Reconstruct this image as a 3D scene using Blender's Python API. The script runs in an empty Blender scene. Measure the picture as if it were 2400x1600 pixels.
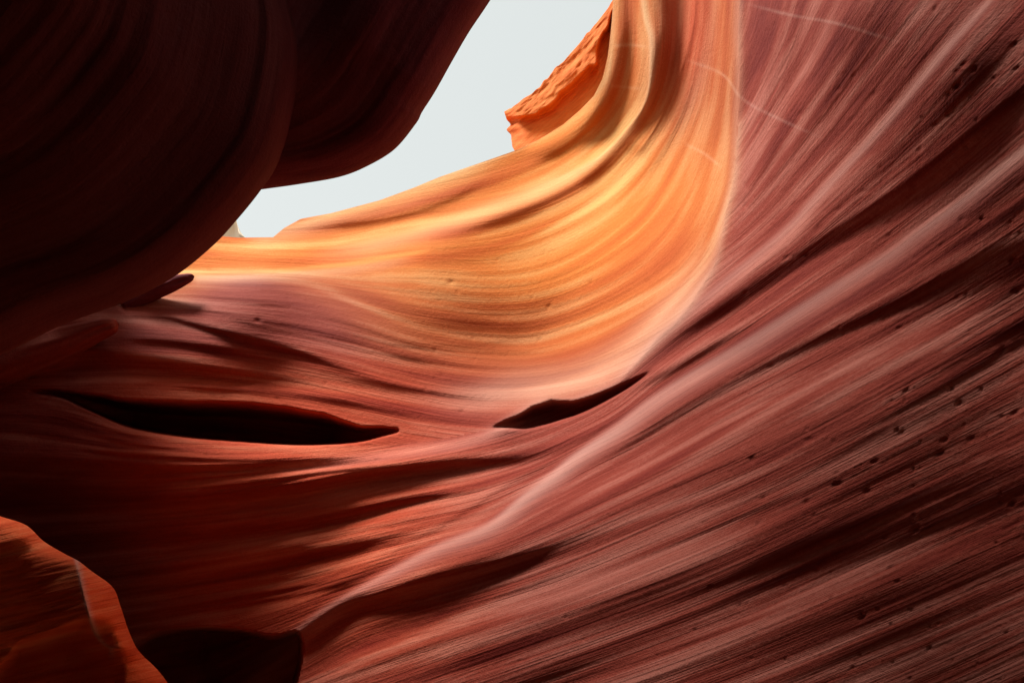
import bpy, math, time
import numpy as np
T0 = time.time()
sc = bpy.context.scene

# ------------------------------------------------------------------ camera
PITCH = math.radians(22.0)
CAM = np.array([0.0, 0.0, 1.6])
FPX, CX, CY = 1600.0, 1200.0, 800.0          # focal length and centre in photo pixels (2400 x 1600)
cd = bpy.data.cameras.new('camera')
cam = bpy.data.objects.new('camera', cd)
sc.collection.objects.link(cam)
cam.location = CAM
cam.rotation_euler = (math.radians(90) + PITCH, 0, 0)
cd.sensor_width = 36.0
cd.lens = 36.0 * FPX / 2400.0
cd.clip_start = 0.05
cd.clip_end = 500
sc.camera = cam

# ------------------------------------------------------------------ light
SUN_EL, SUN_AZ = 62.0, 268.0                 # azimuth clockwise from +Y: light falls in from the left
se, sa = math.radians(SUN_EL), math.radians(SUN_AZ)
SUN_DIR = np.array([math.sin(sa)*math.cos(se), math.cos(sa)*math.cos(se), math.sin(se)])
w = bpy.data.worlds.new('World'); sc.world = w; w.use_nodes = True
nt = w.node_tree; nt.nodes.clear()
sky = nt.nodes.new('ShaderNodeTexSky'); sky.sky_type = 'NISHITA'; sky.sun_disc = False
sky.sun_elevation = se; sky.sun_rotation = sa
sky.air_density = 1.0; sky.dust_density = 3.0; sky.ozone_density = 1.0
hs = nt.nodes.new('ShaderNodeHueSaturation'); hs.inputs['Saturation'].default_value = 0.12
bg = nt.nodes.new('ShaderNodeBackground'); bg.inputs['Strength'].default_value = 0.05
ow = nt.nodes.new('ShaderNodeOutputWorld')
veil = nt.nodes.new('ShaderNodeMix'); veil.data_type = 'RGBA'; veil.inputs[0].default_value = 0.85
veil.inputs[7].default_value = (2.78, 2.97, 2.91, 1)          # even high cloud over the sky
nt.links.new(sky.outputs[0], hs.inputs['Color']); nt.links.new(hs.outputs[0], veil.inputs[6]); nt.links.new(veil.outputs[2], bg.inputs['Color'])
nt.links.new(bg.outputs[0], ow.inputs['Surface'])
sl = bpy.data.lights.new('sun', 'SUN'); sl.energy = 1.5; sl.angle = math.radians(20); sl.color = (1.0, 0.985, 0.96)
so = bpy.data.objects.new('sun', sl); sc.collection.objects.link(so)
from mathutils import Vector
so.rotation_euler = Vector(SUN_DIR).to_track_quat('Z', 'Y').to_euler()
so.location = (-6, -1, 12)
sc.view_settings.view_transform = 'Standard'; sc.view_settings.look = 'None'
sc.view_settings.gamma = 1.0; sc.view_settings.exposure = 2.4
sc.render.engine = 'CYCLES'
sc.cycles.max_bounces = 8; sc.cycles.diffuse_bounces = 4
sc.cycles.use_denoising = True

# ------------------------------------------------------------------ helpers
cp, sp = math.cos(PITCH), math.sin(PITCH)
def unproject(px, py, d):
    """pixel + distance along the view axis -> world point"""
    x = (px-CX)/FPX*d; u = (CY-py)/FPX*d
    return np.stack([CAM[0]+x, CAM[1]+d*cp-u*sp, CAM[2]+d*sp+u*cp], -1)

def catmull(pts, n=10):
    p = np.array(pts, float)
    q = np.vstack([2*p[0]-p[1], p, 2*p[-1]-p[-2]])
    out = []
    for i in range(1, len(q)-2):
        a, b, c, d = q[i-1], q[i], q[i+1], q[i+2]
        for t in np.linspace(0, 1, n, endpoint=False):
            out.append(0.5*(2*b+(c-a)*t+(2*a-5*b+4*c-d)*t*t+(3*b-a-3*c+d)*t**3))
    out.append(p[-1])
    return np.array(out)

STEP = 3.2
GX = np.arange(-240, 2641, STEP); GY = np.arange(-400, 1841, STEP)
PX, PY = np.meshgrid(GX, GY)
NY, NX = PX.shape

def sdist(line, reach):
    """signed distance (positive below / right-hand of travel) and arc parameter near a polyline, on the grid"""
    x0, x1 = line[:,0].min()-reach, line[:,0].max()+reach
    y0, y1 = line[:,1].min()-reach, line[:,1].max()+reach
    i0 = max(0, int((x0-GX[0])/STEP)); i1 = min(NX, int((x1-GX[0])/STEP)+2)
    j0 = max(0, int((y0-GY[0])/STEP)); j1 = min(NY, int((y1-GY[0])/STEP)+2)
    sx, sy = PX[j0:j1, i0:i1], PY[j0:j1, i0:i1]
    best = np.full(sx.shape, 1e9); sgn = np.ones(sx.shape); par = np.zeros(sx.shape)
    seg = np.diff(line[:,:2], axis=0); L = np.hypot(seg[:,0], seg[:,1]); cum = np.concatenate([[0], np.cumsum(L)]); tot = cum[-1]
    over = np.zeros(sx.shape)
    for k in range(len(seg)):
        if L[k] < 1e-6: continue
        ax, ay = line[k,0], line[k,1]; tx, ty = seg[k]/L[k]
        # local window only
        a0 = max(0, int((min(ax, ax+seg[k,0])-reach-sx[0,0])/STEP)); a1 = int((max(ax, ax+seg[k,0])+reach-sx[0,0])/STEP)+2
        b0 = max(0, int((min(ay, ay+seg[k,1])-reach-sy[0,0])/STEP)); b1 = int((max(ay, ay+seg[k,1])+reach-sy[0,0])/STEP)+2
        if a1 <= 0 or b1 <= 0: continue
        wx, wy = sx[b0:b1, a0:a1]-ax, sy[b0:b1, a0:a1]-ay
        if wx.size == 0: continue
        t0 = wx*tx+wy*ty
        t = np.clip(t0, 0, L[k])
        dx, dy = wx-t*tx, wy-t*ty
        dd = np.hypot(dx, dy)
        m = dd < best[b0:b1, a0:a1]
        bb = best[b0:b1, a0:a1]; bb[m] = dd[m]
        ss = sgn[b0:b1, a0:a1]; cr = tx*wy-ty*wx; ss[m] = np.sign(cr[m]+1e-9)
        pp = par[b0:b1, a0:a1]; pp[m] = ((cum[k]+t)/tot)[m]
    return (slice(j0, j1), slice(i0, i1)), best*sgn, par

def sm(a, b, x):
    t = np.clip((x-a)/(b-a), 0, 1); return t*t*(3-2*t)

def stroke(F, pts, val, wa, wb=None, taper=0.25, taper2=None, vals=None):
    wb = wb or wa; taper2 = taper if taper2 is None else taper2
    line = catmull(pts)
    sl_, d, s = sdist(line, 3.0*max(wa, wb))
    ww = np.where(d < 0, wa, wb)
    g = val*np.exp(-(d/ww)**2)
    if taper > 0: g = g*sm(0, taper, s)
    if taper2 > 0: g = g*sm(0, taper2, 1-s)
    if vals is not None: g = g*np.interp(s, np.linspace(0, 1, len(vals)), vals)
    F[sl_] += g

def ridge(H, pts, A, wa, wb, vals=None, ends=0.05):
    """sharp-crested ridge standing A metres proud (towards the viewer)"""
    line = catmull(pts)
    sl_, d, s = sdist(line, 5*max(wa, wb))
    ww = np.where(d < 0, wa, wb)
    g = A*np.exp(-np.abs(d)/ww)
    g = g*sm(0, ends, s)*sm(0, ends, 1-s)
    if vals is not None: g = g*np.interp(s, np.linspace(0, 1, len(vals)), vals)
    H[sl_] -= g

def lip(H, pts, A, reach, side=-1, soft=5.0, vals=None, power=1.0):
    """recess of depth A behind a sharp lip, closing again over reach pixels"""
    line = catmull(pts)
    sl_, d, s = sdist(line, reach*1.05+10)
    q = d*side
    vv = np.interp(s, np.linspace(0, 1, len(vals)), vals) if vals is not None else np.ones(s.shape)
    if power == 1:                       # pocket with a ceiling, thinning out towards its ends
        cq = np.clip(1-q/(reach*(.12+.88*vv)), 0, 1)
        g = A*sm(-soft*0.3, soft, q)*sm(0, .45, cq)*np.clip(1.5*vv, 0, 1)
    else:
        g = A*vv*sm(-soft*0.3, soft, q)*np.clip(1-q/reach, 0, 1)**power
    H[sl_] += g

def tps(ctrl, X, Y, reg=0.0):
    c = np.array(ctrl, float); n = len(c); S = 1000.0
    x, y = c[:,0]/S, c[:,1]/S
    def U(r2): return r2*np.log(r2+1e-12)
    K = U((x[:,None]-x)**2+(y[:,None]-y)**2)+reg*np.eye(n)
    P = np.stack([np.ones(n), x, y], 1)
    A = np.zeros((n+3, n+3)); A[:n,:n] = K; A[:n,n:] = P; A[n:,:n] = P.T
    sol = np.linalg.solve(A, np.concatenate([c[:,2], np.zeros(3)]))
    X, Y = X/S, Y/S
    out = sol[n]+sol[n+1]*X+sol[n+2]*Y
    for k in range(n): out = out+sol[k]*U((X-x[k])**2+(Y-y[k])**2)
    return out

def bil(F, X, Y):
    fx = np.clip((X-GX[0])/STEP, 0, NX-1.001); fy = np.clip((Y-GY[0])/STEP, 0, NY-1.001)
    i = fx.astype(np.int32); j = fy.astype(np.int32); a = fx-i; b = fy-j
    k = j*NX+i; R = F.ravel()
    return (R[k]*(1-a)+R[k+1]*a)*(1-b)+(R[k+NX]*(1-a)+R[k+NX+1]*a)*b

def blur(F, s):
    r = int(3*s)+1; k = np.exp(-0.5*(np.arange(-r, r+1)/s)**2); k /= k.sum()
    G = np.pad(F, ((r, r), (0, 0)), mode='edge'); o = sum(k[i]*G[i:i+F.shape[0]] for i in range(2*r+1))
    G = np.pad(o, ((0, 0), (r, r)), mode='edge'); return sum(k[i]*G[:, i:i+F.shape[1]] for i in range(2*r+1))

rng = np.random.default_rng(7)
def wnoise(shape, s):
    n = blur(rng.standard_normal(shape), s) if s > 0.3 else rng.standard_normal(shape)
    return n/n.std()

# ------------------------------------------------------------------ traced lines of the rock (photo pixels)
CREST = [(1120,1012),(1165,1004),(1228,966),(1272,946),(1340,942),(1410,915),(1446,897),(1510,830),(1542,792),(1590,748),(1638,681),(1679,607),(1702,496),(1722,400),(1733,208),(1731,89),(1732,0),(1735,-200),(1740,-400)]
FLOW_B = [
 [(1000,776),(1191,805),(1319,783),(1478,719),(1638,623),(1695,496)],
 [(1000,588),(1159,566),(1287,512),(1415,432),(1507,327),(1582,208),(1623,60),(1629,0),(1632,-300)],
 [(1000,636),(1128,655),(1255,646),(1383,591),(1510,496),(1574,400),(1640,250),(1670,100),(1680,0),(1684,-300)],
 [(800,560),(1000,505),(1239,467),(1367,406),(1420,357),(1490,270),(1521,210),(1524,100),(1505,0),(1490,-300)],
 [(640,545),(800,500),(950,455),(1100,400),(1210,350),(1300,310),(1380,250),(1410,190),(1430,100),(1436,0)],
 [(300,660),(451,643),(638,646),(741,667),(843,711),(945,755),(1081,793),(1200,806)],
 [(450,640),(591,641),(775,626),(894,609),(1047,585),(1200,541)],
 [(250,735),(400,755),(536,783),(672,817),(809,854),(911,884),(1050,915),(1200,920),(1350,890),(1480,840),(1560,790)],
 [(0,870),(200,845),(420,850),(600,865),(800,895),(950,925),(1100,950),(1250,940),(1380,915)],
 [(0,905),(160,915),(300,905),(500,910),(700,930),(900,965),(1050,990),(1170,1000)],
 [(450,560),(650,560),(800,550),(950,500)],[(430,600),(600,610),(780,610),(900,585)],
 [(1400,860),(1520,770),(1620,660),(1690,520),(1722,380),(1725,200),(1724,0)],
]
FLOW_R = [
 [(1736,238),(1768,149),(1798,30),(1804,-200)],
 [(1730,417),(1819,268),(1908,134),(1983,0),(2100,-200)],
 [(1480,850),(1600,745),(1700,660),(1834,549),(1920,458),(2042,327),(2161,185),(2236,95),(2310,15),(2500,-200)],
 [(1180,1005),(1300,965),(1420,920),(1500,860),(1600,790),(1700,734),(1819,660),(1938,585),(2057,517),(2150,455),(2265,372),(2400,268),(2600,100)],
 [(550,1580),(701,1480),(772,1429),(875,1368),(1011,1289),(1147,1232),(1232,1163),(1300,1112),(1350,1070),(1450,1000),(1520,935),(1600,885),(1700,829),(1760,793),(1849,734),(1968,659),(2087,585),(2146,540),(2251,466),(2400,345),(2600,200)],
 [(700,1520),(806,1430),(909,1395),(1079,1350),(1300,1280),(1500,1200),(1800,1080),(2100,930),(2400,760),(2600,640)],
 [(1500,1050),(1700,930),(1908,830),(2087,740),(2265,650),(2400,570)],
 [(700,1660),(1000,1581),(1595,1384),(2000,1210),(2400,1033),(2600,940)],
 [(1200,1720),(1595,1600),(2000,1450),(2400,1283)],
 [(0,925),(100,930),(170,950),(300,1000),(500,1035),(700,1050),(870,1050),(1000,1040),(1170,1014),(1300,985)],
 [(0,1195),(300,1185),(500,1167),(704,1140),(841,1112),(1045,1085),(1228,1068),(1377,1026),(1496,985)],
 [(0,1300),(200,1280),(500,1252),(738,1221),(943,1177),(1113,1150),(1300,1095)],
 [(0,1400),(300,1370),(500,1340),(738,1293),(943,1252),(1079,1221)],
 [(0,1520),(300,1460),(500,1429),(670,1402),(806,1368),(909,1330)],
 [(0,1080),(300,1090),(600,1085),(850,1070),(1000,1055)],
]
def flow_field(lines):
    pts, ang = [], []
    for l in lines:
        c = catmull(l, 6); t = np.gradient(c, axis=0)
        pts.append(c); ang.append(np.arctan2(t[:,1], t[:,0]))
    P = np.vstack(pts); A = np.concatenate(ang)
    sx, sy = PX[::8, ::8], PY[::8, ::8]
    C = np.zeros(sx.shape); S = np.zeros(sx.shape)
    for (x, y), a in zip(P, A):
        wgt = 1.0/((sx-x)**2+(sy-y)**2+200.0)**1.6
        C += wgt*np.cos(2*a); S += wgt*np.sin(2*a)
    th = 0.5*np.arctan2(S, C)
    th[th > 0.9] -= math.pi      # keep one sense of travel, left to right / upwards
    ix = np.clip(np.arange(NX)/8.0, 0, sx.shape[1]-1.001); iy = np.clip(np.arange(NY)/8.0, 0, sx.shape[0]-1.001)
    def up(F):
        i = ix.astype(int); j = iy.astype(int); a = ix-i; b = (iy-j)[:,None]
        R0 = F[j][:, i]*(1-a)+F[j][:, i+1]*a; R1 = F[j+1][:, i]*(1-a)+F[j+1][:, i+1]*a
        return R0*(1-b)+R1*b
    c, s = up(np.cos(th)), up(np.sin(th)); n = np.hypot(c, s)+1e-9
    return c/n, s/n

# region mask: True = bowl side, False = right wall / lower wall
BOUND = [(-300,915),(0,920),(160,938),(300,1000),(500,1033),(700,1045),(870,1043),(1000,1033)]+CREST
bl = catmull(BOUND, 6)
inside = np.zeros(PX.shape, bool)
poly = np.vstack([bl, [(-300,-400),(-300,915)]])
for k in range(len(poly)):
    (x0, y0), (x1, y1) = poly[k], poly[(k+1) % len(poly)]
    if y0 == y1: continue
    c = ((y0 <= PY) & (PY < y1)) | ((y1 <= PY) & (PY < y0))
    inside ^= c & (PX < (x1-x0)*(PY-y0)/(y1-y0)+x0)
MB = blur(inside.astype(float), 0.7)
FB, FR = flow_field(FLOW_B), flow_field(FLOW_R)
FXv = np.where(inside, FB[0], FR[0]); FYv = np.where(inside, FB[1], FR[1])

def lic(noise, n, step):
    acc = noise.copy(); wsum = 1.0
    for sg in (1, -1):
        X, Y = PX.copy(), PY.copy()
        for k in range(n):
            vx, vy = bil(FXv, X, Y), bil(FYv, X, Y)
            X += sg*vx*step; Y += sg*vy*step
            g = math.exp(-((k+1)/n*1.6)**2)
            acc += g*bil(noise, X, Y); wsum += g
    acc -= acc.mean()
    return acc/acc.std()
shape = PX.shape
L2 = lic(wnoise(shape, 1.9), 22, 14.0)
L2 = blur(L2, .7)
L3 = lic(wnoise(shape, 3.2), 26, 20.0)
L4 = lic(wnoise(shape, 7.0), 26, 28.0)
print('lic', time.time()-T0)

# smooth coordinates along and across the beds, solved on a coarse grid
CS = 4
def flow_coords(F):
    fx, fy = F[0][::CS, ::CS], F[1][::CS, ::CS]; nx, ny = -fy, fx
    h = STEP*CS
    out = []
    for (ax, ay, bx, by) in ((nx, ny, fx, fy), (fx, fy, nx, ny)):       # first across, then along
        w1, w2 = 0.04, 1.0
        def op(T):
            a_, b_ = gx(T), gy(T); u = ax*a_+ay*b_; v = bx*a_+by*b_
            return gxT(w1*ax*u+w2*bx*v)+gyT(w1*ay*u+w2*by*v)+1e-7*T
        one = np.full(fx.shape, h*w1); rv = gxT(ax*one)+gyT(ay*one)
        T = np.zeros(fx.shape); r = rv.copy(); p = r.copy(); q = (r*r).sum(); q0 = q
        for it in range(700):
            A = op(p); al = q/(p*A).sum(); T += al*p; r -= al*A; qn = (r*r).sum()
            if qn < 1e-9*q0: break
            p = r+qn/q*p; q = qn
        T = blur(T, 1.5)
        ix = np.clip(np.arange(NX)/CS, 0, T.shape[1]-1.001); iy = np.clip(np.arange(NY)/CS, 0, T.shape[0]-1.001)
        i = ix.astype(int); j = iy.astype(int); a = ix-i; b = (iy-j)[:,None]
        out.append(blur((T[j][:, i]*(1-a)+T[j][:, i+1]*a)*(1-b)+(T[j+1][:, i]*(1-a)+T[j+1][:, i+1]*a)*b, 2.5))
    return out[1], out[0]
def gx(F): G = np.zeros_like(F); G[:, :-1] = F[:, 1:]-F[:, :-1]; return G
def gy(F): G = np.zeros_like(F); G[:-1] = F[1:]-F[:-1]; return G
def gxT(G): F = np.zeros_like(G); F[:, :-1] -= G[:, :-1]; F[:, 1:] += G[:, :-1]; return F
def gyT(G): F = np.zeros_like(G); F[:-1] -= G[:-1]; F[1:] += G[:-1]; return F
SB, TB = flow_coords(FB); SR, TR = flow_coords(FR)
print('coords', TB.min(), TB.max(), TR.min(), TR.max(), time.time()-T0)

# ------------------------------------------------------------------ the main walls: large form
BASE = [(2400,1600,2.05),(2400,800,2.4),(2400,0,2.5),(2000,1600,2.4),(2000,800,2.95),(2000,0,3.36),(1700,1600,2.75),(1700,1000,3.45),
 (1600,740,4.7),(1740,300,5.2),(1735,0,5.5),(1200,1600,3.5),(1200,1200,4.3),(1180,1010,5.1),(700,1500,4.4),(700,1200,4.8),(700,1040,5.1),
 (300,1400,4.9),(300,1000,5.2),(0,1300,5.2),(0,1000,5.2),(0,800,5.6),(300,800,5.6),(600,850,5.7),(600,660,6.4),(1000,850,5.9),(1000,600,7.0),
 (1000,450,8.0),(1300,750,6.3),(1300,500,7.3),(1300,350,8.0),(1500,300,7.0),(1450,0,7.6),(1600,100,6.4),(500,560,7.8),(700,540,8.2),
 (2640,1840,1.75),(2640,-400,2.5),(1700,-400,6.6),(-240,1840,4.9),(-240,500,6.4),(700,1840,3.9),(1700,1840,2.5)]
sx, sy = PX[::8, ::8], PY[::8, ::8]
cb = tps(BASE, sx, sy, 0.0008)
ix = np.clip(np.arange(NX)/8.0, 0, sx.shape[1]-1.001); iy = np.clip(np.arange(NY)/8.0, 0, sx.shape[0]-1.001)
i = ix.astype(int); j = iy.astype(int); a = ix-i; b = (iy-j)[:,None]
D0 = (cb[j][:, i]*(1-a)+cb[j][:, i+1]*a)*(1-b)+(cb[j+1][:, i]*(1-a)+cb[j+1][:, i+1]*a)*b
D0 = blur(D0, 4)

# slopes of the ledges and flutes (positive leans back to the sky, negative overhangs)
M = np.zeros(shape)
ST = [
 # right wall, top fan
 ([(1742,480),(1765,220),(1790,0),(1800,-200)],.5,22,None),
 ([(1748,560),(1800,330),(1850,150),(1870,0),(1900,-200)],-.5,30,None),
 ([(1735,520),(1819,268),(1908,134),(1983,0),(2100,-200)],.5,16,None),
 ([(1740,640),(1850,400),(1960,220),(2080,0),(2200,-200)],-.35,40,None),
 ([(1480,850),(1600,745),(1700,660),(1834,549),(1920,458),(2042,327),(2161,185),(2236,95),(2310,15),(2450,-150)],.9,14,20),
 ([(1850,600),(2060,410),(2200,270),(2330,140),(2450,30)],-.12,45,None),
 ([(1420,915),(1540,820),(1700,722),(1819,645),(1938,570),(2057,500),(2150,440),(2265,357),(2400,252),(2560,130)],-.95,32,18),
 ([(1450,935),(1600,852),(1760,757),(1870,690)],-.8,14,None),
 ([(1480,897),(1650,802),(1800,717)],.5,10,None),
 ([(550,1580),(701,1476),(772,1425),(875,1364),(1011,1289),(1147,1232),(1232,1163),(1300,1112),(1350,1070),(1450,1000),(1520,945),(1600,892),(1700,833),(1760,797),(1849,740),(1968,665),(2087,592),(2146,546),(2251,472),(2400,352),(2600,200)],1.1,12,34),
 ([(1190,1180),(1300,1128),(1450,1055),(1560,985),(1700,905),(1908,800),(2087,718),(2265,628),(2400,557),(2600,450)],-.8,18,None),
 ([(1150,1270),(1300,1195),(1500,1095),(1700,1000),(1950,890),(2200,780),(2400,690)],.55,30,None),
 ([(600,1590),(700,1505),(806,1425),(909,1392),(1079,1348),(1250,1300),(1400,1250),(1600,1170)],-.9,20,None),
 ([(1900,1150),(2200,1000),(2450,860)],-.12,70,None),
 ([(700,1570),(1000,1490),(1300,1400),(1700,1260),(2000,1150)],.35,26,None),
 ([(1300,1600),(1700,1460),(2100,1330),(2450,1230)],.3,30,None),
 ([(900,1600),(1300,1470),(1700,1340),(2100,1200)],-.14,22,None),
 # lower left wall
 ([(150,945),(300,1003),(500,1037),(700,1050),(870,1050),(1000,1038),(1170,1012)],.6,4,26),
 ([(600,1120),(800,1092),(950,1068),(1080,1045),(1180,1012)],.55,18,None),
 ([(150,1195),(500,1168),(704,1141),(841,1113),(1045,1086),(1228,1068),(1377,1026),(1496,985)],-1.3,12,16),
 ([(200,1285),(500,1252),(738,1221),(943,1177),(1113,1145),(1250,1100)],-.9,9,None),
 ([(300,1300),(500,1275),(738,1245),(943,1200),(1113,1170)],.5,12,None),
 ([(150,1400),(350,1370),(500,1340),(700,1302),(900,1262),(1050,1225)],-.45,14,None),
 ([(350,1470),(500,1442),(650,1412),(806,1368)],.5,22,None),
 ([(-200,1100),(0,1110),(200,1120),(420,1115)],-.6,50,None),
 # upper left of the bowl wall
 ([(208,749),(253,740),(372,740),(446,758),(565,790),(700,826),(800,860),(950,910)],-1.1,8,None),
 ([(286,716),(387,713),(506,731),(620,760)],-.7,6,None),
 ([(250,795),(400,800),(550,820),(680,835)],-.7,9,None),
 ([(-200,870),(0,865),(119,850),(208,829),(357,845),(506,865),(700,890),(900,925)],-1.2,10,22),
 ([(30,900),(119,878),(350,884),(550,905),(700,922),(850,940)],.5,9,None),
 ([(357,904),(550,912),(700,925),(850,950),(1000,985)],-.7,7,None),
 ([(450,665),(620,670),(760,700),(900,760)],.45,26,None),
 # bowl
 ([(680,545),(800,528),(911,513),(1047,473),(1125,432),(1200,405)],-.7,9,12),
 ([(700,600),(850,580),(1000,540),(1150,490),(1300,430),(1400,370),(1460,300)],.7,24,None),
 ([(1050,548),(1200,503),(1300,458),(1400,400),(1480,320)],-.6,14,None),
 ([(1330,392),(1400,305),(1445,200),(1466,80),(1462,0),(1450,-200)],-1.1,22,None),
 ([(1555,-300),(1568,-100),(1572,0),(1570,80),(1550,180),(1512,275),(1450,365),(1380,420)],-1.4,34,None),
 ([(1664,-200),(1662,0),(1652,120),(1610,250),(1540,380),(1440,480)],-.5,13,None),
 ([(1694,-200),(1693,0),(1690,150),(1650,300),(1570,450),(1450,560)],.35,14,None),
 ([(1215,355),(1300,315),(1350,275),(1405,215)],.8,12,None),
 ([(1240,385),(1340,335),(1400,265),(1420,200)],-.5,12,None),
 ([(950,700),(1100,740),(1250,745),(1400,700),(1550,600),(1640,480)],-.3,50,None),
 ([(1000,870),(1200,885),(1350,870),(1480,800),(1600,700),(1680,560)],.35,40,None),
 ([(470,580),(650,590),(800,585),(900,570)],-.5,6,None),
 ([(450,605),(600,610),(700,614),(800,616)],-.5,7,None),
 ([(450,566),(600,568),(800,563)],-.4,5,None),
]
for pts, v, wa, wb in ST: stroke(M, pts, v, wa, wb, .25, .5 if v < -.65 else .25)
M += np.where(inside, 0.07, .085)*L3+np.where(inside, .05, .07)*L4
# thin grooves between the traced beds
rg = np.random.default_rng(5)
def resamp(l, n=14):
    c = catmull(l, 8); q = np.concatenate([[0], np.cumsum(np.hypot(*np.diff(c, axis=0).T))]); t = np.linspace(0, q[-1], n)
    return np.stack([np.interp(t, q, c[:,0]), np.interp(t, q, c[:,1])], 1)
LL = [resamp(FLOW_R[k]) for k in (9, 14, 10, 11, 12, 13)]
for k in range(5):
    for f in np.arange(.12, 1, .2 if k > 1 else .3):
        f = f+rg.uniform(-.05, .05); l = LL[k]*(1-f)+LL[k+1]*f
        a0 = rg.integers(1, 5); a1 = rg.integers(9, 14)
        v_, w_ = rg.uniform(.25, .8), rg.uniform(3.5, 7)
        stroke(M, l[a0:a1], -v_, w_, w_*1.3)
        stroke(M, l[a0:a1]+np.array([0, 2.4*w_]), .5*v_, w_, w_)
for pair in ((5, 7), (7, 8), (6, 5), (3, 4), (2, 3)):
    A_, B_ = resamp(FLOW_R[pair[0]]), resamp(FLOW_R[pair[1]])
    for f in (.15, .3, .42, .55, .7, .85):
        f = f+rg.uniform(-.05, .05); l = A_*(1-f)+B_*f
        a0 = rg.integers(0, 8); a1 = rg.integers(a0+4, 14)
        stroke(M, l[a0:a1], -rg.uniform(.12, .35), rg.uniform(3.5, 7))
for (ka, kb) in ((7, 8), (5, 7), (0, 7)):
    A_, B_ = resamp(FLOW_B[ka]), resamp(FLOW_B[kb])
    for f in (.2, .4, .6, .8):
        f = f+rg.uniform(-.06, .06); l = A_*(1-f)+B_*f
        a0 = rg.integers(0, 5); a1 = rg.integers(8, 14)
        stroke(M, l[a0:a1], -rg.uniform(.15, .45), rg.uniform(3.5, 6))
low = sm(1250, 900, PX)*sm(1040, 1100, PY)
M += low*(.12*L3+.03*L4)
M *= np.where(inside, 1.7, 1.9)
M = np.clip(M, -3.0, 2.2)

# integrate the slopes along the direction the light comes from (least squares, conjugate gradients)
lc = np.array([SUN_DIR[0], SUN_DIR[2]*cp-SUN_DIR[1]*sp])
ex, ey = lc[0]/np.hypot(*lc), -lc[1]/np.hypot(*lc)
rhs_e = M*D0/FPX*STEP
def gx(F): G = np.zeros_like(F); G[:, :-1] = F[:, 1:]-F[:, :-1]; return G
def gy(F): G = np.zeros_like(F); G[:-1] = F[1:]-F[:-1]; return G
def gxT(G): F = np.zeros_like(G); F[:, :-1] -= G[:, :-1]; F[:, 1:] += G[:, :-1]; return F
def gyT(G): F = np.zeros_like(G); F[:-1] -= G[:-1]; F[1:] += G[:-1]; return F
# slopes run across the strata: use the strata normal nearest the light direction
nx_, ny_ = -FYv, FXv
sg = np.sign(nx_*ex+ny_*ey); nx_, ny_ = blur(nx_*sg, 1.5), blur(ny_*sg, 1.5)
fx_, fy_ = -ny_, nx_
LAM, MU = 0.25, (STEP/260.0)**2
def De(F): a_, b_ = gx(F), gy(F); return nx_*a_+ny_*b_, fx_*a_+fy_*b_
def DeT(u, v): return gxT(nx_*u+fx_*v)+gyT(ny_*u+fy_*v)
def OP(F): u, v = De(F); return DeT(u, LAM*v)+MU*F
bv = DeT(rhs_e, 0*rhs_e)
H = np.zeros(shape); r_ = bv.copy(); p_ = r_.copy(); rs = (r_*r_).sum()
for it in range(160):
    Ap = OP(p_); al = rs/(p_*Ap).sum(); H += al*p_; r_ -= al*Ap
    rn = (r_*r_).sum()
    if rn < 1e-6*(bv*bv).sum(): break
    p_ = r_+rn/rs*p_; rs = rn
print('cg', it, H.std(), H.min(), H.max(), time.time()-T0)

# explicit crests, lips and hollows
ridge(H, CREST, .13, 34, 48)
ridge(H, [(1490,-300),(1505,0),(1524,100),(1521,210),(1490,280),(1420,357),(1330,410)], .10, 40, 18)
ridge(H, [(1634,-300),(1630,0),(1620,80),(1590,180),(1540,290),(1490,370)], .06, 14, 30)
lip(H, [(60,922),(140,932),(210,962),(300,1000),(420,1022),(560,1035),(700,1043),(830,1037),(900,1022),(940,1014)], 1.3, 96, -1, 6, [0,.1,.45,.7,.85,.95,1,.95,.75,.3,0])
lip(H, [(1150,1008),(1190,1005),(1250,1003),(1350,975),(1450,925),(1540,868)], .28, 60, -1, 5, [0,.45,.9,1,.6,.4,.3,.15,0])
lip(H, [(-200,650),(300,645),(400,641),(591,641),(775,626),(894,609),(1010,588)], 1.3, 190, -1, 5, [1,1,1,1,.7,.25,0], .6)
lip(H, [(300,1520),(380,1480),(470,1470),(560,1475),(640,1490),(700,1482),(708,1540),(690,1640),(680,1840)], 1.9, 420, 1, 8, [0,.6,1,1,1,1,1,1,1], .35)

D = D0+H
# laminae, pits and grain
pit = np.zeros(shape)
def dent(x, y, rx, ry, th, A):
    R = 2.5*max(rx, ry)
    i0, i1 = max(0, int((x-R-GX[0])/STEP)), min(NX, int((x+R-GX[0])/STEP)+2)
    j0, j1 = max(0, int((y-R-GY[0])/STEP)), min(NY, int((y+R-GY[0])/STEP)+2)
    if i1 <= i0 or j1 <= j0: return
    u = PX[j0:j1, i0:i1]-x; v = PY[j0:j1, i0:i1]-y
    c, s = math.cos(th), math.sin(th)
    pit[j0:j1, i0:i1] = np.maximum(pit[j0:j1, i0:i1], A*np.exp(-((u*c+v*s)/rx)**2-((-u*s+v*c)/ry)**2))
for k in range(620):
    x, y = rng.uniform(1200, 2600), rng.uniform(-200, 1700)
    jx, jy = int((x-GX[0])/STEP), int((y-GY[0])/STEP)
    if inside[jy, jx]: continue
    if x < 1700 and rng.random() < 0.75: continue
    th = math.atan2(FYv[jy, jx], FXv[jy, jx])
    q = rng.random()**3
    dent(x, y, (3.6+6*q)*rng.uniform(.8, 1.6), 3.0+2.2*q, th+rng.uniform(-.25, .25), (0.006+0.010*q)*D0[jy, jx]/3)
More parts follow.
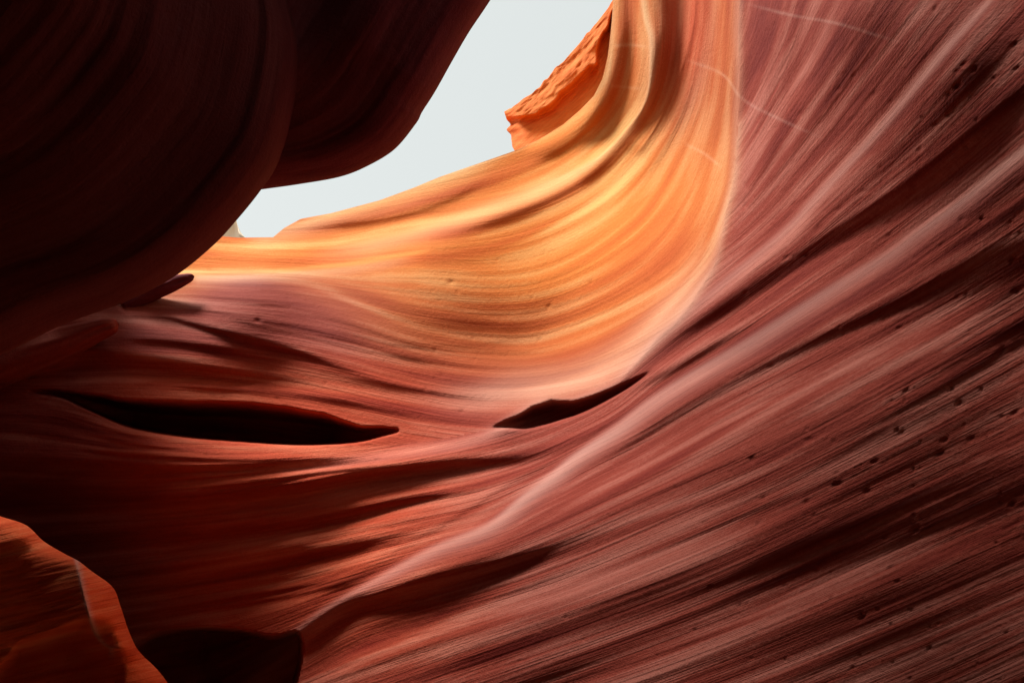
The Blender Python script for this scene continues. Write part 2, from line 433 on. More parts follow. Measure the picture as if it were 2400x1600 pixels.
for k in range(70):
    x, y = rng.uniform(450, 1650), rng.uniform(600, 1100)
    jx, jy = int((x-GX[0])/STEP), int((y-GY[0])/STEP)
    if D0[jy, jx] < 4.9: continue
    th = math.atan2(FYv[jy, jx], FXv[jy, jx])
    q = rng.random()**4
    dent(x, y, 5+4*q, 3.2+1.2*q, th, 0.010+0.02*q)
amp = D0/5.0*np.where(inside, 0.7, 1.0)
D += amp*0.0034*L2+.75*pit
strata = 0.5+0.5*np.tanh(0.55*L3+0.35*L4+0.35*L2)
fine = 0.5+0.5*np.tanh(0.7*L2)
GLOW_TONE = [(1000,480,1.1),(1200,450,1.1),(700,560,1.1),(450,590,1.1),(1250,650,1.0),(1000,680,.7),(1100,800,.45),(1400,740,.75),(1550,550,.8),(1690,450,.6),(1650,300,.5),(1705,100,.45),(1600,150,.5),
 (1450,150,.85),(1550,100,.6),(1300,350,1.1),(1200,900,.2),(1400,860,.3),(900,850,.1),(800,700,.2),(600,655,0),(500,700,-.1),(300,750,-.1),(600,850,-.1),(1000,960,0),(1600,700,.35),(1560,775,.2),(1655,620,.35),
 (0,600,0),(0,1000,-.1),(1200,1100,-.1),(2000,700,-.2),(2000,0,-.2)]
ct = tps(GLOW_TONE, sx, sy, 0.001)  # orange glow of bounced light, put into the rock colour by position
glow_tone = np.clip((ct[j][:, i]*(1-a)+ct[j][:, i+1]*a)*(1-b)+(ct[j+1][:, i]*(1-a)+ct[j+1][:, i+1]*a)*b, 0, 1)
glow_tone = np.where((PY < 643-.033*np.clip(PX-591, 0, 400)) & (PX < 1000), np.maximum(glow_tone, 1-.0*PX), glow_tone)
stroke(glow_tone, [(1565,-200),(1572,0),(1572,90),(1545,190),(1505,280)], -.4, 34, 34, 0, .5)  # less of the glow colour in the hollow beside the fin
stroke(glow_tone, [(1662,-200),(1662,0),(1652,120),(1610,250),(1540,380)], -.3, 16, 16, 0, .3)
glow_tone = np.where(inside, np.clip(glow_tone, 0, 1), 0)
bounce_red = .85*sm(1300, 750, PX)*sm(150, 480, PX)*sm(780, 900, PY)*sm(1750, 1350, PY)  # red of bounced light put into the colour: lower left, ribs, fin, bands
stroke(bounce_red, [(1600,-300),(1615,0),(1605,150),(1550,290),(1480,390)], .8, 60, 60, 0, .5)
stroke(bounce_red, [(1470,-200),(1470,0),(1455,150),(1400,290),(1320,370)], .6, 24, 24, 0, .4)
stroke(bounce_red, [(600,545),(800,520),(950,488),(1100,440),(1200,405)], .5, 16, 16)
stroke(bounce_red, [(950,560),(1100,530),(1250,480),(1380,410),(1470,330)], .45, 20, 20)
stroke(bounce_red, [(900,690),(1050,735),(1250,745),(1400,690),(1550,590),(1650,460)], .3, 50, 50)
bounce_red = blur(np.clip(bounce_red, 0, 1), 3)
glow_tone = blur(glow_tone, 4)
highlight_vein = np.zeros(shape)  # painted pale highlights along crests, bands and rim; thin veins are the rock's own
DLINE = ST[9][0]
stroke(highlight_vein, CREST, .55, 14, 10, .05, 0)
stroke(highlight_vein, DLINE, .8, 10, 26, .05, .1)
stroke(highlight_vein, ST[4][0], .6, 10, 10)
stroke(highlight_vein, [(1490,-300),(1505,0),(1524,100),(1521,210),(1490,280),(1420,357),(1330,410),(1200,455)], .9, 12, 4, 0, .3)
stroke(highlight_vein, [(1439,-100),(1436,0),(1432,110),(1418,190),(1358,253),(1269,315),(1202,354),(1100,392),(950,452)], .8, 6, 9, 0, .3)
stroke(highlight_vein, [(700,600),(850,580),(1000,540),(1150,490),(1300,430),(1400,370)], .8, 18, 22)
stroke(highlight_vein, [(600,1110),(800,1085),(950,1062),(1080,1040),(1180,1010),(1300,985)], .6, 16, 16)
stroke(highlight_vein, [(560,562),(665,540),(775,503),(970,443),(1122,386),(1205,356)], .9, 10, 26, .1, .2)
stroke(highlight_vein, [(440,648),(591,646),(775,632),(894,615),(1000,596)], .8, 3, 16, .05, .2)
stroke(highlight_vein, [(950,925),(1100,925),(1200,905),(1350,880),(1470,820),(1560,735),(1630,650),(1680,540)], .75, 34, 40)
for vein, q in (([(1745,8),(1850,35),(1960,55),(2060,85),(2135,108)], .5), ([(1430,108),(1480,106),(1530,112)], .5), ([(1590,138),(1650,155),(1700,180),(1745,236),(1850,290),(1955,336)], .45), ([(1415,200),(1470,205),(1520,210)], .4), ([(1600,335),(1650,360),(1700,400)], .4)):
    stroke(highlight_vein, vein, q, 3.2, 3.2, .15, .3)
highlight_vein = np.clip(highlight_vein*(.75+.25*np.tanh(L3)), 0, 1)
print('relief', time.time()-T0)

# ------------------------------------------------------------------ materials
def rock_mat(name, cols, cols2=None, scale=1.0, rough=0.9, lamb=.016, lamc=1.0, cols3=None):
    m = bpy.data.materials.new(name); m.use_nodes = True
    n = m.node_tree; n.nodes.clear(); lk = n.links
    out = n.nodes.new('ShaderNodeOutputMaterial'); bs = n.nodes.new('ShaderNodeBsdfPrincipled')
    bs.inputs['Roughness'].default_value = rough; bs.inputs['Specular IOR Level'].default_value = 0.12
    lk.new(bs.outputs[0], out.inputs[0])
    tc = n.nodes.new('ShaderNodeTexCoord')
    ramps = []
    def ramp_(cols):
        ramp = n.nodes.new('ShaderNodeValToRGB')
        e = ramp.color_ramp.elements
        e[0].position, e[0].color = 0.0, (*cols[0], 1); e[1].position, e[1].color = 1.0, (*cols[-1], 1)
        for k, c in enumerate(cols[1:-1]):
            q = e.new((k+1)/(len(cols)-1)); q.color = (*c, 1)
        ramps.append(ramp)
        return ramp
    def mix(fac, c1, c2):
        q = n.nodes.new('ShaderNodeMix'); q.data_type = 'RGBA'; lk.new(fac, q.inputs[0]); lk.new(c1, q.inputs[6])
        if isinstance(c2, tuple): q.inputs[7].default_value = (*c2, 1)
        else: lk.new(c2, q.inputs[7])
        return q.outputs[2]
    a1 = n.nodes.new('ShaderNodeAttribute'); a1.attribute_name = 'strata'
    a2 = n.nodes.new('ShaderNodeAttribute'); a2.attribute_name = 'fine'
    nz = n.nodes.new('ShaderNodeTexNoise'); nz.inputs['Scale'].default_value = 1.3*scale; nz.inputs['Detail'].default_value = 6
    lk.new(tc.outputs['Object'], nz.inputs['Vector'])
    def math_(op, x, y):
        q = n.nodes.new('ShaderNodeMath'); q.operation = op
        for s, vv in zip(q.inputs, (x, y)):
            if isinstance(vv, (int, float)): s.default_value = vv
            else: lk.new(vv, s)
        return q.outputs[0]
    v = math_('ADD', math_('MULTIPLY', a1.outputs['Fac'], .5), math_('MULTIPLY', a2.outputs['Fac'], .5))
    v = math_('ADD', v, math_('MULTIPLY', math_('SUBTRACT', nz.outputs['Fac'], .5), .4))
    lam = []
    if cols2:
        fl = n.nodes.new('ShaderNodeAttribute'); fl.attribute_name = 'flow'
        for kx, ky, det in ((.0035, .10, 3), (.006, .030, 2)):
            mp = n.nodes.new('ShaderNodeMapping'); mp.inputs['Scale'].default_value = (kx, ky, 1)
            lk.new(fl.outputs['Vector'], mp.inputs['Vector'])
            q = n.nodes.new('ShaderNodeTexNoise'); q.inputs['Scale'].default_value = 1.0; q.inputs['Detail'].default_value = det
            q.inputs['Roughness'].default_value = .62; q.inputs['Distortion'].default_value = .15
            lk.new(mp.outputs[0], q.inputs['Vector']); lam.append(q.outputs['Fac'])
        a5 = n.nodes.new('ShaderNodeAttribute'); a5.attribute_name = 'glow_tone'
        lamv = math_('ADD', math_('MULTIPLY', math_('SUBTRACT', lam[0], .5), .9), math_('MULTIPLY', math_('SUBTRACT', lam[1], .5), .8))
        lamv = math_('MULTIPLY', math_('MULTIPLY', lamv, lamc), math_('SUBTRACT', 1.0, math_('MULTIPLY', a5.outputs['Fac'], .45)))
        v = math_('ADD', v, lamv)
    
    r1 = ramp_(cols); lk.new(v, r1.inputs[0]); col = r1.outputs[0]
    if cols2:
        r2 = ramp_(cols2); lk.new(v, r2.inputs[0])
        a3 = n.nodes.new('ShaderNodeAttribute'); a3.attribute_name = 'glow_tone'
        a4 = n.nodes.new('ShaderNodeAttribute'); a4.attribute_name = 'highlight_vein'
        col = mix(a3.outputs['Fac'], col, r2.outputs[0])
        if cols3:
            r3 = ramp_(cols3); lk.new(v, r3.inputs[0])
            a6 = n.nodes.new('ShaderNodeAttribute'); a6.attribute_name = 'bounce_red'
            col = mix(a6.outputs['Fac'], col, r3.outputs[0])
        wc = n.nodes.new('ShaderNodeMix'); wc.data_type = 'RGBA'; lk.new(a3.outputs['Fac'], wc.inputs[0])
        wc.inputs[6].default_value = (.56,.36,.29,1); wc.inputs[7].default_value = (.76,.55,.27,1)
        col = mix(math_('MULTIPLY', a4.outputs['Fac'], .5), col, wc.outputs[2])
    lk.new(col, bs.inputs['Base Color'])
    g = n.nodes.new('ShaderNodeTexNoise'); g.inputs['Scale'].default_value = 90*scale; g.inputs['Detail'].default_value = 5
    g.inputs['Roughness'].default_value = 0.65
    lk.new(tc.outputs['Object'], g.inputs['Vector'])
    bp = n.nodes.new('ShaderNodeBump'); bp.inputs['Strength'].default_value = 0.35; bp.inputs['Distance'].default_value = 0.006
    lk.new(g.outputs['Fac'], bp.inputs['Height'])
    if cols2:
        sp_ = n.nodes.new('ShaderNodeTexNoise'); sp_.inputs['Scale'].default_value = 55; sp_.inputs['Detail'].default_value = 6; sp_.inputs['Roughness'].default_value = .75
        lk.new(tc.outputs['Object'], sp_.inputs['Vector'])
        v_out = math_('ADD', v, math_('MULTIPLY', math_('SUBTRACT', sp_.outputs['Fac'], .5), .55))
        for r_ in ramps: lk.new(v_out, r_.inputs[0])
        g2 = n.nodes.new('ShaderNodeTexNoise'); g2.inputs['Scale'].default_value = 26; g2.inputs['Detail'].default_value = 4
        lk.new(tc.outputs['Object'], g2.inputs['Vector'])
        lk.new(math_('ADD', g.outputs['Fac'], math_('MULTIPLY', g2.outputs['Fac'], 1.1)), bp.inputs['Height'])
        bp.inputs['Strength'].default_value = 0.85
        b2 = n.nodes.new('ShaderNodeBump'); b2.inputs['Strength'].default_value = 1.0; b2.inputs['Distance'].default_value = lamb
        lk.new(math_('ADD', lam[0], math_('MULTIPLY', lam[1], .8)), b2.inputs['Height']); lk.new(b2.outputs[0], bp.inputs['Normal'])
    lk.new(bp.outputs[0], bs.inputs['Normal'])
    return m
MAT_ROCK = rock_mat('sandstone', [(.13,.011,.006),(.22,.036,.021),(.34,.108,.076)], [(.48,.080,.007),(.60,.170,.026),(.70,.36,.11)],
    lamb=.014, lamc=.95, cols3=[(.26,.020,.006),(.44,.060,.020),(.56,.135,.06)])  # second ramp paints the orange glow, third the red bounced light
MAT_BOWL = rock_mat('orange_sandstone', [(.50,.095,.012),(.62,.16,.03),(.68,.24,.06)], [(.50,.095,.012),(.62,.16,.03),(.68,.24,.06)])
MAT_SHOULDER = rock_mat('vermilion_sandstone', [(.58,.065,.014),(.72,.11,.028),(.80,.20,.07)], [(.58,.065,.014),(.72,.11,.028),(.80,.20,.07)])
MAT_WALL = MAT_ROCK
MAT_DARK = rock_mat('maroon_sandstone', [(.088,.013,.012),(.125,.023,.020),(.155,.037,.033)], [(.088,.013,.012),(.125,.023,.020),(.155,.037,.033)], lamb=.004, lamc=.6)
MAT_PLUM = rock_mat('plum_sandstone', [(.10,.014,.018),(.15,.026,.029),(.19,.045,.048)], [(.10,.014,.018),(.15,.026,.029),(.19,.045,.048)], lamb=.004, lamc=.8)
MAT_PALE = rock_mat('cream_sandstone', [(.72,.55,.38),(.78,.64,.48),(.82,.72,.58)])
MAT_SAND = rock_mat('sand', [(.45,.22,.12),(.5,.25,.14),(.55,.3,.18)])

# ------------------------------------------------------------------ mesh building
def mesh_obj(name, co, faces, mat, label=None, cat=None, attrs=None, normals=None, kind=None, parent=None, group=None):
    me = bpy.data.meshes.new(name)
    co = np.ascontiguousarray(co, np.float32); faces = np.ascontiguousarray(faces, np.int32)
    nf = len(faces)
    me.vertices.add(len(co)); me.vertices.foreach_set('co', co.ravel())
    me.loops.add(nf*4); me.loops.foreach_set('vertex_index', faces.ravel())
    me.polygons.add(nf); me.polygons.foreach_set('loop_start', np.arange(nf, dtype=np.int32)*4)
    me.polygons.foreach_set('loop_total', np.full(nf, 4, np.int32))
    me.update(calc_edges=True); me.validate()
    me.polygons.foreach_set('use_smooth', np.ones(len(me.polygons), bool))
    for k, vv in (attrs or {}).items():
        if vv.ndim == 2:
            at = me.attributes.new(k, 'FLOAT_VECTOR', 'POINT'); at.data.foreach_set('vector', np.ascontiguousarray(vv, np.float32).ravel()); continue
        at = me.attributes.new(k, 'FLOAT', 'POINT'); at.data.foreach_set('value', np.ascontiguousarray(vv, np.float32))
    if normals is not None:
        me.normals_split_custom_set_from_vertices(np.ascontiguousarray(normals, np.float32).reshape(-1, 3))
    me.materials.append(mat)
    o = bpy.data.objects.new(name, me); sc.collection.objects.link(o)
    if label: o['label'] = label
    if cat: o['category'] = cat
    if kind: o['kind'] = kind
    if group: o['group'] = group
    if parent: o.parent = parent
    return o

def grid_faces(nr, nc):
    q = np.arange(nr*nc).reshape(nr, nc)
    return np.stack([q[:-1, :-1], q[1:, :-1], q[1:, 1:], q[:-1, 1:]], -1)    # (nr-1, nc-1, 4), facing the viewer

def vnormals(P):
    du = np.gradient(P, axis=1); dv = np.gradient(P, axis=0)
    n = np.cross(dv, du); n /= np.linalg.norm(n, axis=-1, keepdims=True)+1e-12
    return n

# main walls: rows run from the rim down, so the rim is a clean edge
RIM = np.array([(-240,535),(400,545),(510,553),(560,557),(640,556),(665,535),(705,513),(775,500),(888,470),(970,440),(1030,415),(1122,383),(1205,354),(1262,328),(1320,292),(1360,258),(1392,225),(1412,185),(1425,130),(1433,60),(1437,0),(1452,-120),(1490,-400),(2640,-400)], float)
rim_y = np.interp(GX, RIM[:,0], RIM[:,1])
NR = 700
tt = np.linspace(0, 1, NR)
QX = np.repeat(GX[None], NR, 0)
GYr = np.linspace(-400, 1840, NR)[:,None]
BL = 130.0
QY = np.where(GYr > rim_y[None]+BL, GYr, rim_y[None]+BL*(GYr+400)/np.maximum(rim_y[None]+BL+400, 1))
dQ = bil(D, QX, QY)
PQ = unproject(QX, QY, dQ)
NG = vnormals(unproject(PX, PY, D))
NQ = np.stack([bil(NG[..., k], QX, QY) for k in range(3)], -1)
NQ /= np.linalg.norm(NQ, axis=-1, keepdims=True)
# the top of the rim turns back out of sight
back = []
for f, dy in ((1.5, 16), (1.25, 14), (1.09, 8), (1.02, 2.5)):
    back.append(unproject(GX, rim_y+dy, dQ[0]*f))
back = np.array(back)
PA = np.vstack([back, PQ]); NA = np.vstack([vnormals(np.vstack([back, PQ[:3]]))[:4], NQ])
sA = np.vstack([np.repeat(bil(strata, QX[:1], QY[:1]), 4, 0), bil(strata, QX, QY)])
fA = np.vstack([np.repeat(bil(fine, QX[:1], QY[:1]), 4, 0), bil(fine, QX, QY)])
tA = np.vstack([np.repeat(bil(glow_tone, QX[:1], QY[:1]), 4, 0), bil(glow_tone, QX, QY)])
wA = np.vstack([np.zeros((4, NX)), bil(highlight_vein, QX, QY)])
mA = np.vstack([np.ones((4, NX)), bil(inside.astype(float), QX, QY)])
mA[:4] = mA[4]
# the right wall runs on past the frame towards the viewer
NE = 24
te = (np.arange(1, NE+1)/NE)[None,:,None]
tg = PA[:, -1]-PA[:, -50]; tg /= np.linalg.norm(tg, axis=1, keepdims=True)
tg = np.stack([blur(np.repeat(tg[:, k:k+1], 3, 1), 40)[:, 1] for k in range(3)], -1); tg[:, 2] *= .3
PE = PA[:, -1:]+te*2.4*tg[:, None]
PA = np.concatenate([PA, PE], 1); NA = np.concatenate([NA, vnormals(PA)[:, -NE:]], 1)
def ext(Fd, step=0.0): return np.concatenate([Fd, Fd[:, -1:]+step*np.arange(1, NE+1)[None]], 1)
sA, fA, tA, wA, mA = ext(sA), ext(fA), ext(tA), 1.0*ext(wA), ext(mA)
F_ = grid_faces(*mA.shape)
fm = (mA[:-1, :-1]+mA[1:, :-1]+mA[1:, 1:]+mA[:-1, 1:])/4 > 0.5
def qa(Fd, step=0.0): return ext(np.vstack([np.repeat(bil(Fd, QX[:1], QY[:1]), 4, 0), bil(Fd, QX, QY)]), step).ravel()
def sub(mask, name, mat, label, cat, S_, T_):
    f = F_[mask]; u, inv = np.unique(f, return_inverse=True)
    return mesh_obj(name, PA.reshape(-1, 3)[u], inv.reshape(-1, 4), mat, label, cat,
                    {'strata': sA.ravel()[u], 'fine': fA.ravel()[u], 'glow_tone': tA.ravel()[u], 'highlight_vein': wA.ravel()[u], 'bounce_red': qa(bounce_red)[u], 'flow': np.stack([qa(S_, 40.0)[u], qa(T_)[u], 0*u.astype(float)], -1)}, NA.reshape(-1, 3)[u])
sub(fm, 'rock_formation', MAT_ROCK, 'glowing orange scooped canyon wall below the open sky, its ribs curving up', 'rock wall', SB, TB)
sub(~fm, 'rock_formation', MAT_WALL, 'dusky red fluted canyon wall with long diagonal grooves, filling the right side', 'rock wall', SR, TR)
print('walls', time.time()-T0)

# ------------------------------------------------------------------ overhanging left wall: two solid lobes
def vnoise(u, v, seed):
    r = np.random.default_rng(seed); T = r.standard_normal((64, 64))
    i = np.floor(u).astype(int); j = np.floor(v).astype(int); a = u-i; b = v-j
    a = a*a*(3-2*a); b = b*b*(3-2*b)
    g = lambda p, q: T[q % 64, p % 64]
    return (g(i, j)*(1-a)+g(i+1, j)*a)*(1-b)+(g(i, j+1)*(1-a)+g(i+1, j+1)*a)*b

def lobe(name, sil, dir_in, d_edge, Wr, R, reach, d_front, d_back, seed, label, mat):
    S = catmull(sil, 24); ns = len(S)
    seg = np.hypot(*np.diff(S, axis=0).T); cum = np.concatenate([[0], np.cumsum(seg)])
    u = np.linspace(0, cum[-1], 300)
    S = np.stack([np.interp(u, cum, S[:,0]), np.interp(u, cum, S[:,1])], 1)
    de = np.interp(u/cum[-1], np.linspace(0, 1, len(d_edge)), d_edge)
    di = np.array(dir_in, float); di /= np.linalg.norm(di)
    rows = []
    phi = np.linspace(-math.pi/2, math.pi/2, 60)
    # back sheet (hidden), limb, front sheet
    inner = np.concatenate([np.linspace(1, 0, 20, endpoint=False)])
    cols_d, cols_o = [], []
    for q in inner:                      # back
        cols_o.append(Wr+(reach-Wr)*q); cols_d.append(('b', q))
    for f in phi:
        cols_o.append(Wr*(1-math.cos(f))); cols_d.append(('l', f))
    for q in np.linspace(0, 1, 140)[1:]:
        cols_o.append(Wr+(reach-Wr)*q); cols_d.append(('f', q))
    P = np.zeros((len(S), len(cols_o), 3)); st = np.zeros(P.shape[:2]); fi = np.zeros(P.shape[:2])
    for c, (o, (k, q)) in enumerate(zip(cols_o, cols_d)):
        if k == 'l': d = de-R*math.sin(q)
        elif k == 'f': d = de-R+(d_front-(de-R))*(1-(1-q)**1.6)
        else: d = de+R+(d_back-(de+R))*q**.45
        xx = S[:,0]+di[0]*o; yy = S[:,1]+di[1]*o
        dist = o+np.zeros(len(S))
        arc = u/cum[-1]*6
        n1 = vnoise(dist/34.0+0.25*vnoise(arc*1.2, dist/200, seed+5), arc*0.9, seed)
        n2 = vnoise(dist/11.0, arc*1.5, seed+1)
        n3 = vnoise(dist/120.0, arc*0.6, seed+2)
        if k != 'b':
            wgt = 1.0 if k == 'f' else sm(-.3, 1.0, q)
            d = d+wgt*(0.005*n1+0.002*n2+0.028*n3)
        P[:, c] = unproject(xx, yy, d)
        st[:, c] = 0.5+0.5*np.tanh(0.8*n1+.4*n3); fi[:, c] = 0.5+0.5*np.tanh(n2)
    f = grid_faces(*P.shape[:2])[..., ::-1].reshape(-1, 4)
    fl = np.stack([np.repeat(u[:,None], len(cols_o), 1), np.repeat(np.array(cols_o)[None], len(u), 0), 0*st], -1).reshape(-1, 3)
    return mesh_obj(name, P.reshape(-1, 3), f, mat, label, 'rock wall', {'strata': st.ravel(), 'fine': fi.ravel(), 'flow': fl})

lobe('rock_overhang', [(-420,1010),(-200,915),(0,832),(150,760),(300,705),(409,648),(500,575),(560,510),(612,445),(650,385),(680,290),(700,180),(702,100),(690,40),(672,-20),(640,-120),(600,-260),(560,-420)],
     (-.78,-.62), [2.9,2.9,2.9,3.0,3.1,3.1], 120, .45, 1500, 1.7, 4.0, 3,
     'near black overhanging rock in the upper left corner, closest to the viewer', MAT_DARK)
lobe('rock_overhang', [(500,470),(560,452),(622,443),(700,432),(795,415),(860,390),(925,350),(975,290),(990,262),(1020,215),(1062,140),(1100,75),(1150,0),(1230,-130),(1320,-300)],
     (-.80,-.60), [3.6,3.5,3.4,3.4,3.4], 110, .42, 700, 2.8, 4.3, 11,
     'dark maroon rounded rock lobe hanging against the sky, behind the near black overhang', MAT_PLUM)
print('lobes', time.time()-T0)

# ------------------------------------------------------------------ broken slab on the skyline
def loft(name, top, bot, nu, nv, dfun, mat, label, cat, thick=0.6, seed=1, rag=0):
    A, B = catmull(top, 20), catmull(bot, 20)
    def rs(C):
        s = np.concatenate([[0], np.cumsum(np.hypot(*np.diff(C, axis=0).T))]); q = np.linspace(0, s[-1], nu)
        return np.stack([np.interp(q, s, C[:,0]), np.interp(q, s, C[:,1])], 1)
    A, B = rs(A), rs(B)
    v = np.linspace(0, 1, nv)[:,None]; u = np.linspace(0, 1, nu)[None]
    X = A[None,:,0]*(1-v)+B[None,:,0]*v; Y = A[None,:,1]*(1-v)+B[None,:,1]*v
    if rag: X = X+rag*vnoise(v*7+0*u, 0*v+0*u+.5, 77)*sm(.08, 0, u); Y = Y+rag*.7*vnoise(u*40, 0*u+0*v+.5, 78)*sm(.12, 0, v)
    d, st, fi = dfun(u+0*v, v+0*u, X, Y)
    P = unproject(X, Y, d)
    # skirt all round, turning back
    cxm, cym = X.mean(), Y.mean()
    def ring(f, sh):
        Xp, Yp, dp = np.pad(X, 1, mode='edge'), np.pad(Y, 1, mode='edge'), np.pad(d, 1, mode='edge')
        return Xp, Yp, dp
    Xp, Yp, dp = ring(0, 0); edge = np.ones(Xp.shape, bool); edge[1:-1, 1:-1] = False
    dp = dp+edge*thick; Xp = np.where(edge, Xp+(cxm-Xp)*.05, Xp); Yp = np.where(edge, Yp+(cym-Yp)*.05, Yp)
    P = unproject(Xp, Yp, dp)
    return mesh_obj(name, P.reshape(-1, 3), grid_faces(*Xp.shape).reshape(-1, 4), mat, label, cat,
                    {'strata': np.pad(st, 1, mode='edge').ravel(), 'fine': np.pad(fi, 1, mode='edge').ravel(), 'flow': np.stack([(Xp-Yp).ravel(), (Xp+Yp).ravel(), 0*Xp.ravel()], -1)})
def slab_d(u, v, X, Y):
    rough = vnoise(u*14, v*9, 31)*.5+vnoise(u*30, v*20, 32)*.3+vnoise(u*60, v*40, 33)*.15
    edge = .30+.10*vnoise(u*9, 0*v, 35)+.03*vnoise(u*30, 0*v, 36)
    d = 10.4-0.8*v-.28*sm(edge+.06, edge-.06, v)+.010*rough*(1+2.5*sm(.45, .2, v))
    d = d+.35*sm(.06, 0, u)
    return d, .45+.3*np.tanh(rough)-.25*sm(.07, 0, u), .5+.3*vnoise(u*20, v*60, 37)
loft('broken_slab', [(1182,266),(1215,243),(1255,209),(1300,162),(1357,102),(1400,48),(1439,0),(1540,-130)],
     [(1205,356),(1260,345),(1330,320),(1400,270),(1440,220),(1480,150),(1520,60),(1600,-60)], 160, 90, slab_d, MAT_BOWL,
     'broken orange rock slab with a crumbling top edge, jutting into the sky', 'rock slab', 1.2, rag=5)
def pale_d(u, v, X, Y):
    n = vnoise(u*7, v*.8, 41); return 19+.5*n, .5+.4*np.tanh(n), .5+0*v
loft('far_rock', [(380,470),(480,475),(525,480),(548,500),(562,552)], [(380,575),(480,575),(540,575),(580,572),(600,570)], 40, 20, pale_d, MAT_PALE,
     'pale cream strip of far canyon wall at the foot of the sky gap', 'rock wall', 1.5)

# ------------------------------------------------------------------ red rock in the bottom left corner
OUT = [(-300,1120),(-100,1175),(0,1209),(61,1230),(103,1268),(150,1296),(184,1314),(214,1337),(264,1375),(283,1421),(302,1478),(325,1524),(367,1566),(394,1600),(440,1660),(520,1760)]
def corner():
    S = catmull(OUT, 14); s = np.concatenate([[0], np.cumsum(np.hypot(*np.diff(S, axis=0).T))]); q = np.linspace(0, s[-1], 260)
    S = np.stack([np.interp(q, s, S[:,0]), np.interp(q, s, S[:,1])], 1)
    di = np.array([-.72, .69]); off = np.concatenate([[-2], np.linspace(0, 1, 200)**1.3*620])
    X = S[None,:,0]+di[0]*np.abs(off)[:,None]; Y = S[None,:,1]+di[1]*np.abs(off)[:,None]
    o = np.abs(off)[:,None]+0*X
    d = 3.5-.22*(1-np.exp(-o/22.0))-.0006*o
    # arris
    AR = catmull([(150,1250),(178,1310),(195,1390),(210,1444),(230,1494),(262,1516),(300,1500)], 12)
    ax = np.interp(Y, AR[:60,1], AR[:60,0]); dd = X-ax
    fade = sm(1560, 1490, Y)
    d = d+fade*(-.30*np.exp(-np.abs(dd)/np.where(dd < 0, 70, 60)))
    # lower hollow
    hy = np.interp(X, [-200,0,50,115,190,215], [1560,1555,1495,1475,1442,1440])
    d = d+.8*sm(0, 70, Y-hy)*sm(300, 150, X)
    n1 = vnoise(Y/14+X/60, X/160, 51); n2 = vnoise(Y/5+X/30, X/80, 52)
    d = d+.006*n1+.0025*n2
    d[0] += .9
    arris_light = fade*np.exp(-(dd/np.where(dd < 0, 5, 9))**2)  # pale highlight painted along the arris
    P = unproject(X, Y, d)
    return mesh_obj('rock_shoulder', P.reshape(-1, 3), grid_faces(*X.shape)[..., ::-1].reshape(-1, 4) if False else grid_faces(*X.shape).reshape(-1, 4), MAT_SHOULDER,
        'bright red rock shoulder with a sharp pale ridge, in the bottom left corner', 'rock',
        {'strata': (.5+.4*np.tanh(n1)).ravel(), 'fine': (.5+.4*np.tanh(n2)).ravel(), 'glow_tone': 0*X.ravel(), 'highlight_vein': 1.3*arris_light.ravel(), 'flow': np.stack([X.ravel(), (Y+.25*X).ravel(), 0*X.ravel()], -1)})
corner()

# ------------------------------------------------------------------ small noses of rock under the overhang
def nose(name, axis, rad, depth, squash, label, mat):
    C = catmull(axis, 12); R = np.interp(np.linspace(0, 1, len(C)), np.linspace(0, 1, len(rad)), rad)
    t = np.gradient(C, axis=0); t /= np.linalg.norm(t, axis=1, keepdims=True); nrm = np.stack([-t[:,1], t[:,0]], 1)
    k = 28; th = np.linspace(0, 2*math.pi, k+1)
    X = C[:,0,None]+nrm[:,0,None]*R[:,None]*np.cos(th); Y = C[:,1,None]+nrm[:,1,None]*R[:,None]*np.cos(th)
    d = depth-R[:,None]*np.sin(th)*depth/FPX*squash
    n = vnoise(th[None]*5+0*X, 0*th[None]+np.linspace(0, 4, len(C))[:,None], 61); d = d+.01*n
    P = unproject(X, Y, d)
    return mesh_obj(name, P.reshape(-1, 3), grid_faces(*X.shape).reshape(-1, 4), mat, label, 'rock',
                    {'strata': (.5+.4*np.tanh(n)).ravel(), 'fine': np.full(X.size, .5)})
nose('rock_nose', [(290,712),(350,685),(400,666),(435,654),(450,649),(456,647.5)], [27,24,20,13,8,.2], 6.1, 1.2,
     'small dark red tongue of rock under the edge of the overhang', MAT_PLUM)
nose('rock_nose', [(-80,880),(60,832),(160,800),(230,774),(262,764),(274,761),(279,760)], [66,52,38,26,20,12,.3], 5.45, 1.1,
     'blunt dark rock nose at the left, above the layered hollows', MAT_ROCK)

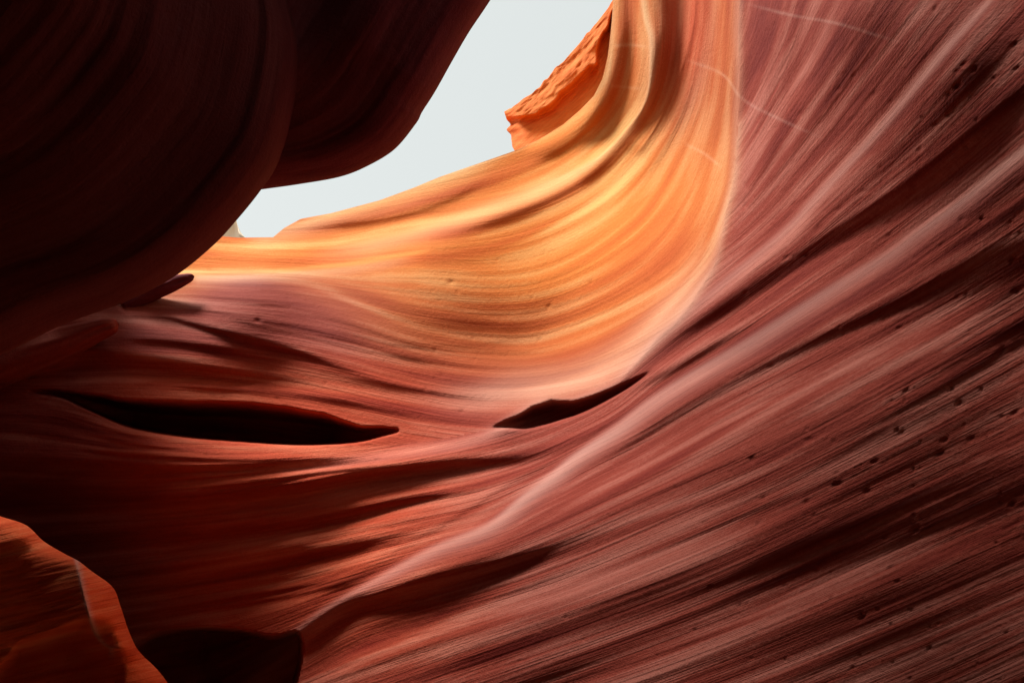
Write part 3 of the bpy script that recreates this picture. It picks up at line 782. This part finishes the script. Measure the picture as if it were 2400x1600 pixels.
# ------------------------------------------------------------------ floor and unseen canyon walls shaped to hold back light
def plain_grid(name, P, mat, kind=None, label=None, cat=None, seed=0, flip=False):
    n = vnoise(np.linspace(0, 20, P.shape[1])[None]+0*P[...,0], np.linspace(0, 20, P.shape[0])[:,None]+0*P[...,0], seed)
    f = grid_faces(*P.shape[:2]); f = f[..., ::-1] if flip else f
    return mesh_obj(name, P.reshape(-1, 3), f.reshape(-1, 4), mat, label, cat, {'strata': (.5+.4*np.tanh(n)).ravel(), 'fine': np.full(n.size, .5)}, kind=kind)
gxx, gyy = np.meshgrid(np.linspace(-9, 7, 80), np.linspace(-9, 12, 100))
gz = -.05+.06*vnoise(gxx*1.2+50, gyy*1.2+50, 71)+.02*vnoise(gxx*5+50, gyy*5+50, 72)
plain_grid('sand_floor', np.stack([gxx, gyy, gz], -1), MAT_SAND, kind='structure', flip=True)
pl = catmull([(1.75,1.0),(2.1,0),(2.2,-1.5),(1.6,-3.2),(.2,-4.2),(-1.4,-4.0),(-2.6,-2.8),(-3.0,-1.2),(-3.1,.4),(-3.5,1.6),(-4.6,2.5),(-5.6,3.4),(-5.8,4.6),(-5.5,5.8),(-5.2,7.0),(-4.8,8.5)], 14)  # unseen wall: closes off side light and leans in to narrow the sky
zz = np.linspace(-.3, 8.0, 80)
BP = np.zeros((80, len(pl), 3))
for r, z in enumerate(zz[::-1]):
    k = .18*np.sin(z*1.7+np.arange(len(pl))*.12)+.12*vnoise(np.arange(len(pl))/9.0, np.full(len(pl), z*2.2), 81)
    c = pl.mean(0); dirv = pl-c; dirv /= np.linalg.norm(dirv, axis=1, keepdims=True)
    z2 = np.where(pl[:,0] < -3.3, np.minimum(z, -.3+(z+.3)*6.2/8.3), z)
    BP[r, :, :2] = pl+dirv*(k-.42*np.maximum(z2-2.5, 0))[:,None]; BP[r, :, 2] = z2
plain_grid('unseen_canyon_wall', BP, MAT_DARK, label='unseen red canyon wall curving round behind the viewer, leaned in against sky light', cat='rock wall', seed=82, flip=True)
yw = np.linspace(-5, 9.5, 110); zw = np.linspace(1, 0, 60)  # added unseen wall: cuts sky light, its height set to shade the right wall
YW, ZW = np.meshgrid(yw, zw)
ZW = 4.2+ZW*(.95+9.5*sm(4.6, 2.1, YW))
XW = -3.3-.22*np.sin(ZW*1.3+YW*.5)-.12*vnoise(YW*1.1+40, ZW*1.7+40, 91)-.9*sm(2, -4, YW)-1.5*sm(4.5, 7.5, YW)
plain_grid('unseen_canyon_wall', np.stack([XW, YW, ZW], -1), MAT_DARK, kind='structure', label='added unseen red wall on the left, above the overhang, to shade the canyon', cat='rock wall', seed=92, flip=True)
print('done', time.time()-T0)
